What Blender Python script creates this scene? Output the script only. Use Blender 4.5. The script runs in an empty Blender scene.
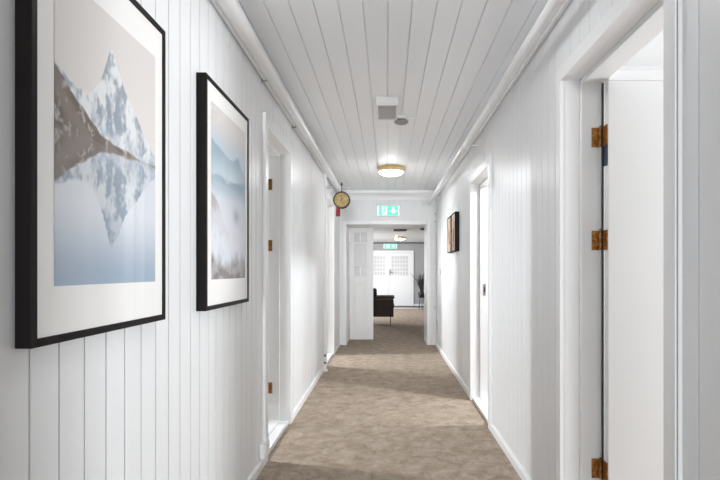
import bpy, bmesh, math, random
import numpy as np
from mathutils import Vector

random.seed(7)
S = bpy.context.scene
COL = S.collection
CAMZ = 1.18

# ------------------------------------------------------------------ camera
cam_d = bpy.data.cameras.new('camera')
cam_d.sensor_width = 36.0
cam_d.lens = 26.0
cam_d.shift_x = -27.0 / 720.0
cam_d.shift_y = 30.5 / 720.0
cam_d.clip_start = 0.05
cam = bpy.data.objects.new('camera', cam_d)
COL.objects.link(cam)
cam.location = (0, 0, CAMZ)
cam.rotation_euler = (math.radians(90), 0, 0)
S.camera = cam

# ------------------------------------------------------------------ world, exposure, daylight and added lights
W = bpy.data.worlds.new('world')
S.world = W
W.use_nodes = True
W.node_tree.nodes['Background'].inputs[0].default_value = (0.86, 0.92, 1.0, 1)
W.node_tree.nodes['Background'].inputs[1].default_value = 1.0
S.view_settings.view_transform = 'Standard'
S.view_settings.look = 'None'
S.view_settings.gamma = 1.0
S.view_settings.exposure = 0.77
S.view_settings.use_curve_mapping = False
S.cycles.max_bounces = 14
S.cycles.diffuse_bounces = 10
S.cycles.glossy_bounces = 4
S.cycles.transparent_max_bounces = 10
S.cycles.caustics_reflective = False
S.cycles.caustics_refractive = False
S.cycles.sample_clamp_indirect = 6.0

def daylight(name, loc, direction, sx, sy, watts, color=(0.95, 0.975, 1.0)):
    d = bpy.data.lights.new(name, 'AREA')
    d.shape = 'RECTANGLE'; d.size = sx; d.size_y = sy
    d.energy = watts; d.color = color
    o = bpy.data.objects.new(name, d); COL.objects.link(o)
    o.location = loc
    o.rotation_euler = Vector(direction).to_track_quat('-Z', 'Y').to_euler()
    return o

# daylight entering by the windows of the side rooms, each opposite its open door
COOL = (0.945, 0.974, 1.0)
daylight('daylight_right_near_room', (3.55, 1.80, 1.25), (-1, 0, 0), 0.7, 1.1, 60, COOL)
daylight('daylight_left_near_room', (-3.55, 3.62, 1.50), (1, 0, -0.05), 0.9, 1.4, 8, COOL)
daylight('daylight_right_far_room', (3.55, 4.55, 1.50), (-1, 0, -0.05), 0.9, 1.4, 25, COOL)
daylight('daylight_left_far_room', (-3.55, 6.95, 1.50), (1, 0, -0.05), 0.9, 1.4, 32, COOL)
daylight('daylight_lobby', (-2.45, 14.4, 1.30), (1, 0, -0.1), 3.2, 1.3, 108, COOL)
# unseen lights added in the side rooms to throw bright patches on the corridor floor
daylight('added_light_left_near', (-3.0, 3.85, 2.38), (0.95, -0.1, -1), 0.15, 0.15, 46, COOL)
daylight('added_light_right_far', (2.0, 4.01, 2.38), (-0.85, 0.15, -1), 0.15, 0.15, 38, COOL)
daylight('added_light_left_far', (-2.4, 7.10, 2.38), (0.95, 0.0, -1), 0.15, 0.15, 38, COOL)
# fill light added behind the camera to brighten the far end of the corridor
daylight('added_fill_corridor_end', (0.0, -9.85, 1.45), (0, 1, -0.01), 1.2, 1.5, 27, COOL).data.spread = math.radians(50)

LAMP_GLOW = 27.0
LAMP_GLOW_NEAR = 14.5

# ------------------------------------------------------------------ materials
def mat(name, color, rough=0.5, metallic=0.0, spec=0.5, coat=0.0):
    m = bpy.data.materials.new(name); m.use_nodes = True
    b = m.node_tree.nodes['Principled BSDF']
    b.inputs['Base Color'].default_value = (*color, 1)
    b.inputs['Roughness'].default_value = rough
    b.inputs['Metallic'].default_value = metallic
    b.inputs['Specular IOR Level'].default_value = spec
    if coat:
        b.inputs['Coat Weight'].default_value = coat
        b.inputs['Coat Roughness'].default_value = 0.1
    return m

def add_noise(m, scale, c0, c1, detail=4.0, stretch=(1, 1, 1), bump=0.0, lo=0.35, hi=0.65, bscale=None):
    nt = m.node_tree; b = nt.nodes['Principled BSDF']
    tc = nt.nodes.new('ShaderNodeTexCoord'); mp = nt.nodes.new('ShaderNodeMapping')
    mp.inputs['Scale'].default_value = stretch
    n = nt.nodes.new('ShaderNodeTexNoise'); n.inputs['Scale'].default_value = scale
    n.inputs['Detail'].default_value = detail
    r = nt.nodes.new('ShaderNodeValToRGB')
    r.color_ramp.elements[0].position = lo; r.color_ramp.elements[0].color = (*c0, 1)
    r.color_ramp.elements[1].position = hi; r.color_ramp.elements[1].color = (*c1, 1)
    L = nt.links.new
    L(tc.outputs['Object'], mp.inputs[0]); L(mp.outputs[0], n.inputs['Vector'])
    L(n.outputs['Fac'], r.inputs[0]); L(r.outputs[0], b.inputs['Base Color'])
    if bump:
        bp = nt.nodes.new('ShaderNodeBump'); bp.inputs['Strength'].default_value = bump
        bp.inputs['Distance'].default_value = 0.01
        src = n
        if bscale:
            src = nt.nodes.new('ShaderNodeTexNoise'); src.inputs['Scale'].default_value = bscale
            L(tc.outputs['Object'], src.inputs['Vector'])
        L(src.outputs['Fac'], bp.inputs['Height']); L(bp.outputs[0], b.inputs['Normal'])
    return m

def emit(name, color, strength):
    m = bpy.data.materials.new(name); m.use_nodes = True
    nt = m.node_tree; nt.nodes.clear()
    e = nt.nodes.new('ShaderNodeEmission'); o = nt.nodes.new('ShaderNodeOutputMaterial')
    e.inputs[0].default_value = (*color, 1); e.inputs[1].default_value = strength
    nt.links.new(e.outputs[0], o.inputs[0])
    return m

def glass(name, tint=(1, 1, 1), rough=0.02, frost=0.0, frost_col=(0.8, 0.8, 0.8), ior=1.45):
    m = bpy.data.materials.new(name); m.use_nodes = True
    nt = m.node_tree; nt.nodes.clear(); L = nt.links.new
    t = nt.nodes.new('ShaderNodeBsdfTransparent'); t.inputs[0].default_value = (*tint, 1)
    g = nt.nodes.new('ShaderNodeBsdfGlossy'); g.inputs['Roughness'].default_value = rough
    f = nt.nodes.new('ShaderNodeFresnel'); f.inputs['IOR'].default_value = ior
    mx = nt.nodes.new('ShaderNodeMixShader'); o = nt.nodes.new('ShaderNodeOutputMaterial')
    src = t.outputs[0]
    if frost:
        d = nt.nodes.new('ShaderNodeBsdfDiffuse'); d.inputs[0].default_value = (*frost_col, 1)
        m2 = nt.nodes.new('ShaderNodeMixShader'); m2.inputs[0].default_value = frost
        L(t.outputs[0], m2.inputs[1]); L(d.outputs[0], m2.inputs[2]); src = m2.outputs[0]
    ge = nt.nodes.new('ShaderNodeNewGeometry'); mu = nt.nodes.new('ShaderNodeMath'); mu.operation = 'SUBTRACT'; mu.use_clamp = True
    L(f.outputs[0], mu.inputs[0]); L(ge.outputs['Backfacing'], mu.inputs[1])     # one reflection, at the front face
    L(mu.outputs[0], mx.inputs[0]); L(src, mx.inputs[1]); L(g.outputs[0], mx.inputs[2])
    L(mx.outputs[0], o.inputs[0])
    return m

def attr_mat(name, rough=0.6):
    m = mat(name, (1, 1, 1), rough)
    a = m.node_tree.nodes.new('ShaderNodeVertexColor'); a.layer_name = 'print_ink'
    m.node_tree.links.new(a.outputs['Color'], m.node_tree.nodes['Principled BSDF'].inputs['Base Color'])
    return m

M = {}
M['wall'] = mat('white_panel_paint', (0.795, 0.805, 0.815), 0.38, spec=0.45)
M['ceiling'] = mat('white_ceiling_paint', (0.92, 0.935, 0.955), 0.5, spec=0.4)
M['trim'] = mat('white_gloss_paint', (0.84, 0.845, 0.85), 0.32, spec=0.5)
M['leaf'] = mat('white_door_paint', (0.84, 0.84, 0.84), 0.35)
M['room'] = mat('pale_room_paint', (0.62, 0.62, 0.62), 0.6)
M['lobby'] = mat('grey_lobby_paint', (0.38, 0.38, 0.385), 0.6)
M['lobby_ceiling'] = mat('lobby_ceiling_paint', (0.62, 0.62, 0.62), 0.6)
M['pipe'] = mat('white_pipe_paint', (0.80, 0.80, 0.805), 0.3)
M['gap'] = mat('dark_gap', (0.03, 0.03, 0.03), 0.8)
M['black'] = mat('black_plastic', (0.02, 0.02, 0.021), 0.4)
M['frame'] = mat('black_brown_frame', (0.007, 0.0052, 0.0048), 0.5, spec=0.15)
M['mat_board'] = mat('cream_mat_board', (0.93, 0.92, 0.90), 0.7)
M['brass'] = add_noise(mat('aged_brass', (0.35, 0.15, 0.04), 0.35, 0.75), 60, (0.20, 0.085, 0.02), (0.50, 0.23, 0.06))
M['screw'] = mat('dark_screw_steel', (0.10, 0.06, 0.03), 0.5, 0.6)
M['gold'] = mat('gold_rim', (0.74, 0.56, 0.27), 0.4, 0.3)
M['grey'] = mat('grey_grille', (0.50, 0.50, 0.50), 0.6)
M['grey_mid'] = mat('mid_grey_plastic', (0.30, 0.30, 0.30), 0.6)
M['grey_dark'] = mat('dark_grey_plastic', (0.13, 0.13, 0.13), 0.6)
M['white_plastic'] = mat('white_plastic', (0.80, 0.80, 0.79), 0.4)
M['navy'] = mat('navy_sticker', (0.03, 0.05, 0.085), 0.5)
M['leather'] = add_noise(mat('dark_brown_leather', (0.03, 0.017, 0.011), 0.5, spec=0.2), 25, (0.016, 0.008, 0.005), (0.030, 0.016, 0.010))
M['steel'] = mat('brushed_steel', (0.45, 0.43, 0.41), 0.3, 0.9)
M['red'] = add_noise(mat('red_tag', (0.45, 0.02, 0.03), 0.6), 30, (0.20, 0.008, 0.014), (0.42, 0.02, 0.03))
M['clock_rim'] = mat('dark_bronze_rim', (0.028, 0.02, 0.014), 0.4, 0.3)
M['clock_face'] = add_noise(mat('aged_gold_face', (0.50, 0.37, 0.14), 0.5), 25, (0.40, 0.28, 0.09), (0.58, 0.45, 0.20))
M['grass'] = mat('dried_dark_grass', (0.05, 0.048, 0.045), 0.8)
M['pot'] = mat('black_pot', (0.015, 0.015, 0.016), 0.4)
M['sepia'] = attr_mat('sepia_print', 0.5)
M['print'] = attr_mat('photo_print', 0.65)
M['glass'] = glass('picture_glass', (1, 1, 1), 0.015, ior=1.28)
M['pane'] = glass('window_glass', (0.97, 0.98, 0.98), 0.02)
M['obscure'] = glass('obscure_glass', (0.9, 0.9, 0.9), 0.25, 0.80, (0.70, 0.70, 0.71))
M['lamp'] = emit('lamp_glow', (0.99, 0.992, 0.985), LAMP_GLOW)
M['lamp_lobby'] = emit('lamp_glow_lobby', (0.99, 0.992, 0.985), 19.0)
M['lamp_soft'] = emit('lamp_glow_soft', (0.99, 0.992, 0.985), LAMP_GLOW_NEAR)
M['sign_green'] = emit('sign_green_light', (0.16, 0.83, 0.56), 0.86)
M['sign_white'] = emit('sign_white_light', (0.78, 1.0, 0.93), 0.95)
M['strip_dark'] = mat('dark_wood_strip', (0.05, 0.035, 0.03), 0.5)
M['strip_pale'] = mat('pale_stone_strip', (0.66, 0.62, 0.57), 0.5)

# brown carpet: broad mottling + fine pile
cm = mat('brown_carpet', (0.25, 0.19, 0.15), 0.95, spec=0.1)
nt = cm.node_tree; b = nt.nodes['Principled BSDF']; L = nt.links.new
tc = nt.nodes.new('ShaderNodeTexCoord')
n1 = nt.nodes.new('ShaderNodeTexNoise'); n1.inputs['Scale'].default_value = 9.0; n1.inputs['Detail'].default_value = 8.0
n1.inputs['Roughness'].default_value = 0.74; n1.inputs['Distortion'].default_value = 0.5
r1 = nt.nodes.new('ShaderNodeValToRGB')
r1.color_ramp.elements[0].position = 0.36; r1.color_ramp.elements[0].color = (0.285, 0.222, 0.17, 1)
r1.color_ramp.elements[1].position = 0.62; r1.color_ramp.elements[1].color = (0.44, 0.365, 0.295, 1)
n2 = nt.nodes.new('ShaderNodeTexNoise'); n2.inputs['Scale'].default_value = 160.0; n2.inputs['Detail'].default_value = 2.0
mx = nt.nodes.new('ShaderNodeMix'); mx.data_type = 'RGBA'; mx.blend_type = 'OVERLAY'; mx.inputs[0].default_value = 0.35
bp = nt.nodes.new('ShaderNodeBump'); bp.inputs['Strength'].default_value = 0.35; bp.inputs['Distance'].default_value = 0.006
L(tc.outputs['Object'], n1.inputs['Vector']); L(tc.outputs['Object'], n2.inputs['Vector'])
L(n1.outputs['Fac'], r1.inputs[0]); 
# fine dark veins of the carpet's woven pattern
nd = nt.nodes.new('ShaderNodeTexNoise'); nd.inputs['Scale'].default_value = 9.0; nd.inputs['Detail'].default_value = 5.0
vm = nt.nodes.new('ShaderNodeVectorMath'); vm.operation = 'MULTIPLY_ADD'; vm.inputs[1].default_value = (0.16, 0.16, 0.0)
L(tc.outputs['Object'], nd.inputs['Vector']); L(nd.outputs['Color'], vm.inputs[0]); L(tc.outputs['Object'], vm.inputs[2])
vo = nt.nodes.new('ShaderNodeTexVoronoi'); vo.feature = 'DISTANCE_TO_EDGE'; vo.inputs['Scale'].default_value = 14.0
L(vm.outputs[0], vo.inputs['Vector'])
r2 = nt.nodes.new('ShaderNodeValToRGB')
r2.color_ramp.elements[0].position = 0.0; r2.color_ramp.elements[0].color = (0.87, 0.865, 0.86, 1)
r2.color_ramp.elements[1].position = 0.10; r2.color_ramp.elements[1].color = (1, 1, 1, 1)
m2 = nt.nodes.new('ShaderNodeMix'); m2.data_type = 'RGBA'; m2.blend_type = 'MULTIPLY'; m2.inputs[0].default_value = 1.0
L(vo.outputs['Distance'], r2.inputs[0]); L(r1.outputs[0], m2.inputs[6]); L(r2.outputs[0], m2.inputs[7])
L(m2.outputs[2], mx.inputs[6]); L(n2.outputs['Color'], mx.inputs[7])
L(mx.outputs[2], b.inputs['Base Color']); L(n2.outputs['Fac'], bp.inputs['Height']); L(bp.outputs[0], b.inputs['Normal'])
M['carpet'] = cm

# ------------------------------------------------------------------ mesh helpers
ORG = {}

class MB:
    """Collects shapes given in world coordinates and links them as ONE mesh object."""
    def __init__(self): self.v = []; self.f = []
    def add(self, vs, fs):
        n = len(self.v); self.v += [tuple(p) for p in vs]; self.f += [tuple(i + n for i in f) for f in fs]
        return self
    def box(self, x0, x1, y0, y1, z0, z1):
        if x0 > x1: x0, x1 = x1, x0
        vs = [(x0,y0,z0),(x1,y0,z0),(x1,y1,z0),(x0,y1,z0),(x0,y0,z1),(x1,y0,z1),(x1,y1,z1),(x0,y1,z1)]
        return self.add(vs, [(0,3,2,1),(4,5,6,7),(0,1,5,4),(1,2,6,5),(2,3,7,6),(3,0,4,7)])
    def prism(self, pts, axis, a, b):
        """pts: polygon in the two other axes (in order x,y,z without axis), extruded from a to b"""
        n = len(pts)
        def P(p, t):
            return {'x': (t, p[0], p[1]), 'y': (p[0], t, p[1]), 'z': (p[0], p[1], t)}[axis]
        vs = [P(p, a) for p in pts] + [P(p, b) for p in pts]
        fs = [tuple(range(n)), tuple(range(2*n - 1, n - 1, -1))]
        for i in range(n):
            j = (i + 1) % n; fs.append((i, i + n, j + n, j))
        return self.add(vs, fs)
    def tube(self, pts, r, n=16, caps=True):
        pts = [Vector(p) for p in pts]; k = len(pts); vs = []; fs = []
        rr = r if isinstance(r, (list, tuple)) else [r]*k
        ref = None
        for i, p in enumerate(pts):
            d = (pts[min(i+1, k-1)] - pts[max(i-1, 0)]).normalized()
            if ref is None or abs(ref.dot(d)) > 0.95:
                ref = Vector((0,0,1)) if abs(d.z) < 0.9 else Vector((1,0,0))
            u = d.cross(ref).normalized(); w = d.cross(u).normalized()
            for j in range(n):
                a = 2*math.pi*j/n
                vs.append(p + (u*math.cos(a) + w*math.sin(a))*rr[i])
        for i in range(k-1):
            for j in range(n):
                j2 = (j+1) % n
                fs.append((i*n+j, i*n+j2, (i+1)*n+j2, (i+1)*n+j))
        if caps:
            fs.append(tuple(range(n-1, -1, -1))); fs.append(tuple((k-1)*n + j for j in range(n)))
        return self.add(vs, fs)
    def lathe(self, prof, c, axis='z', n=32):
        """prof: list of (radius, offset along axis)"""
        vs = []; fs = []; k = len(prof)
        for (r, t) in prof:
            for j in range(n):
                a = 2*math.pi*j/n; p = (r*math.cos(a), r*math.sin(a))
                q = {'z': (p[0], p[1], t), 'y': (p[0], t, p[1]), 'x': (t, p[0], p[1])}[axis]
                vs.append((c[0]+q[0], c[1]+q[1], c[2]+q[2]))
        for i in range(k-1):
            for j in range(n):
                j2 = (j+1) % n; fs.append((i*n+j, i*n+j2, (i+1)*n+j2, (i+1)*n+j))
        fs.append(tuple(range(n))); fs.append(tuple((k-1)*n + j for j in range(n-1, -1, -1)))
        return self.add(vs, fs)
    def build(self, name, m, parent=None, smooth=False, bevel=0.0, seg=2):
        org = ORG.get(parent.name, Vector((0,0,0))) if parent is not None else Vector((0,0,0))
        me = bpy.data.meshes.new(name)
        me.from_pydata([tuple(Vector(p) - org) for p in self.v], [], self.f)
        bm = bmesh.new(); bm.from_mesh(me)
        bmesh.ops.recalc_face_normals(bm, faces=bm.faces); bm.to_mesh(me); bm.free()
        me.materials.append(m)
        if smooth:
            for p in me.polygons: p.use_smooth = True
            me.set_sharp_from_angle(angle=math.radians(38))
        o = bpy.data.objects.new(name, me); COL.objects.link(o)
        if parent is not None:
            o.parent = parent; ORG[o.name] = org
        if bevel:
            md = o.modifiers.new('soft_edge', 'BEVEL'); md.width = bevel; md.segments = seg
            md.limit_method = 'ANGLE'; md.angle_limit = math.radians(40)
        return o

def tag(o, label=None, cat=None, group=None, kind=None):
    if label: o['label'] = label
    if cat: o['category'] = cat
    if group: o['group'] = group
    if kind: o['kind'] = kind
    return o

def thing(name, label, cat, loc, group=None, kind=None):
    o = bpy.data.objects.new(name, None); COL.objects.link(o)
    o.empty_display_size = 0.1
    o.location = loc; ORG[o.name] = Vector(loc)
    return tag(o, label, cat, group, kind)

def copy_thing(src, loc, label=None, group=None):
    c = src.copy(); COL.objects.link(c); c.location = loc
    if label: c['label'] = label
    if group: c['group'] = group
    for ch in list(src.children):
        d = ch.copy(); COL.objects.link(d); d.parent = c
        for g in list(ch.children):
            e = g.copy(); COL.objects.link(e); e.parent = d
    return c

# ------------------------------------------------------------------ room shell
XL, XR = -0.755, 0.775          # corridor wall faces
TH = 0.165                      # wall thickness
YB, YE = -10.0, 8.25             # corridor back and end
YL = 8.85                       # lobby side of the thick end wall
CEIL = 2.44
LC = 2.12                       # lobby ceiling
YF = 17.3                       # lobby far wall

def board_profile(y0, y1, phase, pitch, face, out, gw=0.0045, gd=0.008, tilt=0.0006, bw=0.006):
    """front line of a tongue-and-groove wall: points (offset, along); out = +1/-1 direction into the room"""
    pts = [(face, y0)]
    k0 = math.ceil((y0 - phase + 0.015) / pitch); k = k0
    prev_t = random.uniform(-tilt, tilt)
    while phase + k*pitch < y1 - 0.015:
        g = phase + k*pitch
        t = random.uniform(-tilt, tilt)
        pts += [(face + out*prev_t, g - bw), (face - out*0.0012, g - gw/2), (face - out*gd, g - gw*0.4),
                (face - out*gd, g + gw*0.4), (face - out*0.0012, g + gw/2), (face - out*t, g + bw)]
        prev_t = t; k += 1
    pts.append((face, y1))
    return pts

def panel_wall(name, face, out, doors, phase, gw, gd, pitch=0.1, z1=CEIL + 0.02):
    """doors: (y0, y1, head z) openings in the wall"""
    mb = MB(); back = face - out*TH
    def seg(y0, y1, z0, z1):
        pts = board_profile(y0, y1, phase, pitch, face, out, gw, gd)
        poly = pts + [(back, y1), (back, y0)]
        mb.prism(poly, 'z', z0, z1)
    y = YB
    for (a, b_, h) in doors:
        seg(y, a, 0, z1); seg(a, b_, h, z1); y = b_
    seg(y, YE, 0, z1)
    return tag(mb.build(name, M['wall']), None, None, kind='structure')

# door openings: near inner, far inner, inner head z, casing width
D_R1 = (1.420, 2.270, 2.010, 0.056)
D_R2 = (3.896, 4.720, 1.965, 0.070)
D_L1 = (3.225, 3.985, 2.068, 0.075)
D_L2 = (6.420, 7.250, 2.080, 0.085)
LIN = 0.02
def hole(d): return (d[0] - LIN, d[1] + LIN, d[2] + LIN)

wl = panel_wall('wall_left', XL, 1, [hole(D_L1), hole(D_L2)], 1.099, 0.0042, 0.014)
tag(wl, 'white vertical board wall on the side of the two mountain pictures', 'wall')
wr = panel_wall('wall_right', XR, -1, [hole(D_R1), hole(D_R2)], 1.294, 0.0028, 0.007)
tag(wr, 'white vertical board wall on the side of the two small dark frames', 'wall')

fl = MB().box(-3.8, 3.9, YB - 0.1, YF + 0.3, -0.05, 0.0).build('floor', M['carpet'])
tag(fl, 'mottled brown carpet running down the corridor', 'floor', kind='structure')

# ceiling of long boards
mb = MB()
pts = board_profile(XL - 0.02, XR + 0.02, 0.003, 0.1165, CEIL, -1, gw=0.006, gd=0.013, tilt=0.0003, bw=0.0045)
pts = [(p[1], p[0]) for p in pts]
mb.prism(pts + [(XR + 0.02, CEIL + 0.06), (XL - 0.02, CEIL + 0.06)], 'y', YB, YE)
tag(mb.build('ceiling', M['ceiling']), 'white corridor ceiling of long narrow boards', 'ceiling', kind='structure')

# end wall with the wide double doorway (thick masonry faced with narrow boards)
E_X0, E_X1, E_H = -0.641, 0.633, 1.908
mb = MB()
def end_seg(x0, x1, z0, z1):
    pts = [(p[1], p[0]) for p in board_profile(x0, x1, 0.02, 0.065, YE, -1, gw=0.004, gd=0.004, bw=0.006)]
    mb.prism(pts + [(x1, YL), (x0, YL)], 'z', z0, z1)
end_seg(XL - TH, E_X0 - LIN, 0, CEIL + 0.02)
end_seg(E_X1 + LIN, XR + TH, 0, CEIL + 0.02)
end_seg(E_X0 - LIN, E_X1 + LIN, E_H + LIN, CEIL + 0.02)
tag(mb.build('wall_end', M['wall']), 'white board wall with the wide doorway closing the corridor', 'wall', kind='structure')

# unseen wall behind the photographer, its window added to go with the fill light
mb = MB()
mb.box(XL - TH, -0.6, YB - 0.15, YB, 0, CEIL + 0.02); mb.box(0.6, XR + TH, YB - 0.15, YB, 0, CEIL + 0.02)
mb.box(-0.6, 0.6, YB - 0.15, YB, 0, 0.7); mb.box(-0.6, 0.6, YB - 0.15, YB, 2.2, CEIL + 0.02)
tag(mb.build('wall_back', M['wall']), 'white wall with an added window behind the camera', 'wall', kind='structure')

def window_unit(name, axis, pos, a0, a1, z0, z1, label):
    w = thing(name, label, 'window', (pos, (a0+a1)/2, z0) if axis == 'x' else ((a0+a1)/2, pos, z0), kind='structure')
    f = MB(); t = 0.05; d = 0.03
    def B(mb, u0, u1, w0, w1, dd=d):
        if axis == 'x': mb.box(pos - dd, pos + dd, u0, u1, w0, w1)
        else: mb.box(u0, u1, pos - dd, pos + dd, w0, w1)
    m = (a0 + a1)/2
    B(f, a0, a0+t, z0, z1); B(f, a1-t, a1, z0, z1); B(f, a0+t, a1-t, z0, z0+t); B(f, a0+t, a1-t, z1-t, z1)
    B(f, m-t/2, m+t/2, z0+t, z1-t)
    f.build('window_frame', M['trim'], w)
    g = MB(); B(g, a0+t, m-t/2, z0+t, z1-t, 0.004); B(g, m+t/2, a1-t, z0+t, z1-t, 0.004)
    g.build('window_pane', M['pane'], w)
    return w
window_unit('window_1', 'y', YB - 0.07, -0.6, 0.6, 0.7, 2.2, 'added white framed window at the fill light, unseen behind the camera')

# side rooms behind the open doors: outer walls with windows, partitions, ceilings
def side_room(side, name, xin, xout, y0, y1, wy0, wy1, idx, label):
    mb = MB(); o = 0.12 if xout > 0 else -0.12
    def B(x0, x1, *r): mb.box(min(x0,x1), max(x0,x1), *r)
    B(xout, xout + o, y0, wy0, 0, CEIL); B(xout, xout + o, wy1, y1, 0, CEIL)
    B(xout, xout + o, wy0, wy1, 0, 0.75); B(xout, xout + o, wy0, wy1, 2.25, CEIL)
    B(xin, xout + o, y0 - 0.06, y0, 0, CEIL); B(xin, xout + o, y1, y1 + 0.06, 0, CEIL)
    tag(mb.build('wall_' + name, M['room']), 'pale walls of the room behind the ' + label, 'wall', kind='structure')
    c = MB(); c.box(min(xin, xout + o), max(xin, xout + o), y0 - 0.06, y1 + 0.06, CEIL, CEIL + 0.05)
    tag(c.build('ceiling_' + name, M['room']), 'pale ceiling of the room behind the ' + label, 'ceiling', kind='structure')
    window_unit('window_%d' % idx, 'x', xout + o*0.5, wy0, wy1, 0.75, 2.25, 'white window of the room behind the ' + label)
side_room(1, 'right_near_room', XR + TH, 3.62, -0.8, 3.20, 0.95, 2.25, 2, 'open door nearest on the right')
side_room(1, 'right_far_room', XR + TH, 3.62, 3.32, 8.19, 4.05, 5.05, 3, 'doorway past the two small frames')
side_room(-1, 'left_near_room', XL - TH, -3.62, -0.8, 5.20, 3.12, 4.12, 4, 'doorway after the misty mountain picture')
side_room(-1, 'left_far_room', XL - TH, -3.62, 5.32, 8.19, 6.45, 7.45, 5, 'doorway beside the vertical pipe')

# lobby beyond the double doorway
LX0, LX1 = -2.6, 1.5
mb = MB(); mb.box(LX1, LX1 + 0.1, YL, YF, 0, LC); tag(mb.build('wall_lobby_right', M['lobby']), 'grey lobby wall on the plant side', 'wall', kind='structure')
mb = MB()
mb.box(LX0 - 0.1, LX0, YL, 12.7, 0, LC); mb.box(LX0 - 0.1, LX0, 16.1, YF, 0, LC)
mb.box(LX0 - 0.1, LX0, 12.7, 16.1, 0, 0.6); mb.box(LX0 - 0.1, LX0, 12.7, 16.1, 2.0, LC)
tag(mb.build('wall_lobby_left', M['lobby']), 'grey lobby wall with a long window', 'wall', kind='structure')
window_unit('window_6', 'x', LX0 - 0.05, 12.7, 16.1, 0.6, 2.0, 'long white window in the lobby wall')
mb = MB(); mb.box(LX0 - 0.1, LX1 + 0.1, YF, YF + 0.15, 0, LC); tag(mb.build('wall_lobby_end', M['lobby']), 'grey wall at the far end of the lobby', 'wall', kind='structure')
mb = MB(); mb.box(LX0 - 0.1, LX1 + 0.1, YL, YF + 0.15, LC, LC + 0.06); tag(mb.build('ceiling_lobby', M['lobby_ceiling']), 'low pale ceiling of the lobby', 'ceiling', kind='structure')
mb = MB(); mb.box(LX0 - 0.1, XL - TH, YL - 0.1, YL, 0, LC); mb.box(XR + TH, LX1 + 0.1, YL - 0.1, YL, 0, LC)
tag(mb.build('wall_lobby_front', M['lobby']), 'grey lobby wall either side of the double doorway', 'wall', kind='structure')

# trims
def moulding(name, poly, axis, a, b_, label, m='trim'):
    tag(MB().prism(poly, axis, a, b_).build(name, M[m], smooth=True), label, 'trim', kind='structure')
moulding('trim_1', [(YE, 2.305), (YE - 0.018, 2.305), (YE - 0.022, 2.34), (YE - 0.03, 2.36), (YE - 0.05, 2.395), (YE - 0.065, 2.405), (YE - 0.07, CEIL), (YE, CEIL)],
         'x', XL, XR, 'white crown moulding above the double doorway')
moulding('trim_2', [(YF, LC - 0.05), (YF - 0.03, LC - 0.05), (YF - 0.05, LC), (YF, LC)], 'x', LX0, LX1, 'dark cornice strip along the lobby end wall', 'grey_dark')
tag(MB().box(0.895, LX1, YF - 0.015, YF, 0.0, 0.07).build('baseboard_lobby', M['trim']), 'white baseboard under the grey lobby wall', 'baseboard', kind='structure')
tag(MB().box(LX0, LX1, 16.55, 17.26, 0.0, 0.004).build('trim_3', M['strip_dark']), 'dark strip on the floor before the lobby end doors', 'trim', kind='structure')
tag(MB().box(LX0, LX1, 16.05, 16.5, 0.0, 0.004).build('trim_4', M['strip_pale']), 'pale strip on the lobby floor', 'trim', kind='structure')

def base(name, xf, out, spans, label):
    mb = MB()
    for (a, b_) in spans:
        mb.prism([(xf, 0), (xf + out*0.016, 0), (xf + out*0.016, 0.045), (xf + out*0.010, 0.055), (xf, 0.055)], 'y', a, b_)
    tag(mb.build(name, M['trim']), label, 'baseboard', kind='structure')
def clear(d): return d[0] - d[3], d[1] + d[3]
a, b_ = clear(D_L1); c, d = clear(D_L2)
base('baseboard_left', XL, 1, [(YB, a), (b_, c), (d, YE)], 'white baseboard under the wall with the mountain pictures')
a, b_ = clear(D_R1); c, d = clear(D_R2)
base('baseboard_right', XR, -1, [(YB, a), (b_, c), (d, YE)], 'white baseboard under the wall with the small dark frames')

# ------------------------------------------------------------------ doorways in the side walls
def doorway(name, side, d, label, reveal=False):
    xf = XL if side < 0 else XR
    y0, y1, h, cw = d
    t = thing(name, label, 'door', (xf, (y0+y1)/2, 0), kind='structure')
    o = side                       # outward, away from the corridor
    c = MB(); ct = 0.02
    def B(mb, d0, d1, *r): mb.box(min(xf + o*d0, xf + o*d1), max(xf + o*d0, xf + o*d1), *r)
    B(c, -ct, 0, y0 - cw, y0, 0, h + cw); B(c, -ct, 0, y1, y1 + cw, 0, h + cw); B(c, -ct, 0, y0, y1, h, h + cw)
    if reveal:                      # shadow gap between the casing's face board and its backing, near side
        c = MB()
        B(c, -ct, -0.0155, y0 - cw, y0, 0, h + cw); B(c, -0.0155, -0.011, y0 - cw + 0.014, y0, 0, h + cw); B(c, -0.011, 0, y0 - cw, y0, 0, h + cw)
        B(c, -ct, 0, y1, y1 + cw, 0, h + cw); B(c, -ct, 0, y0, y1, h, h + cw)
    c.build('casing', M['trim'], t, bevel=0.0 if reveal else 0.004)
    j = MB(); e = 0.001
    for (d0, d1, s) in ((-0.004, 0.066, 0.0), (0.066, TH - 0.004, 0.02)):
        B(j, d0, d1, y0 - LIN + e, y0 + s, 0, h + s*-1 + LIN - e); B(j, d0, d1, y1 - s, y1 + LIN - e, 0, h - s + LIN - e)
        B(j, d0, d1, y0 + s, y1 - s, h - s, h + LIN - e)
    j.build('jamb', M['trim'], t, bevel=0.003)
    s = MB(); B(s, 0.0, TH, y0, y1, 0, 0.03); B(s, 0.066, TH, y0, y1, 0.03, 0.036)
    s.build('threshold', M['trim'], t, bevel=0.004)
    return t

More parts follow.
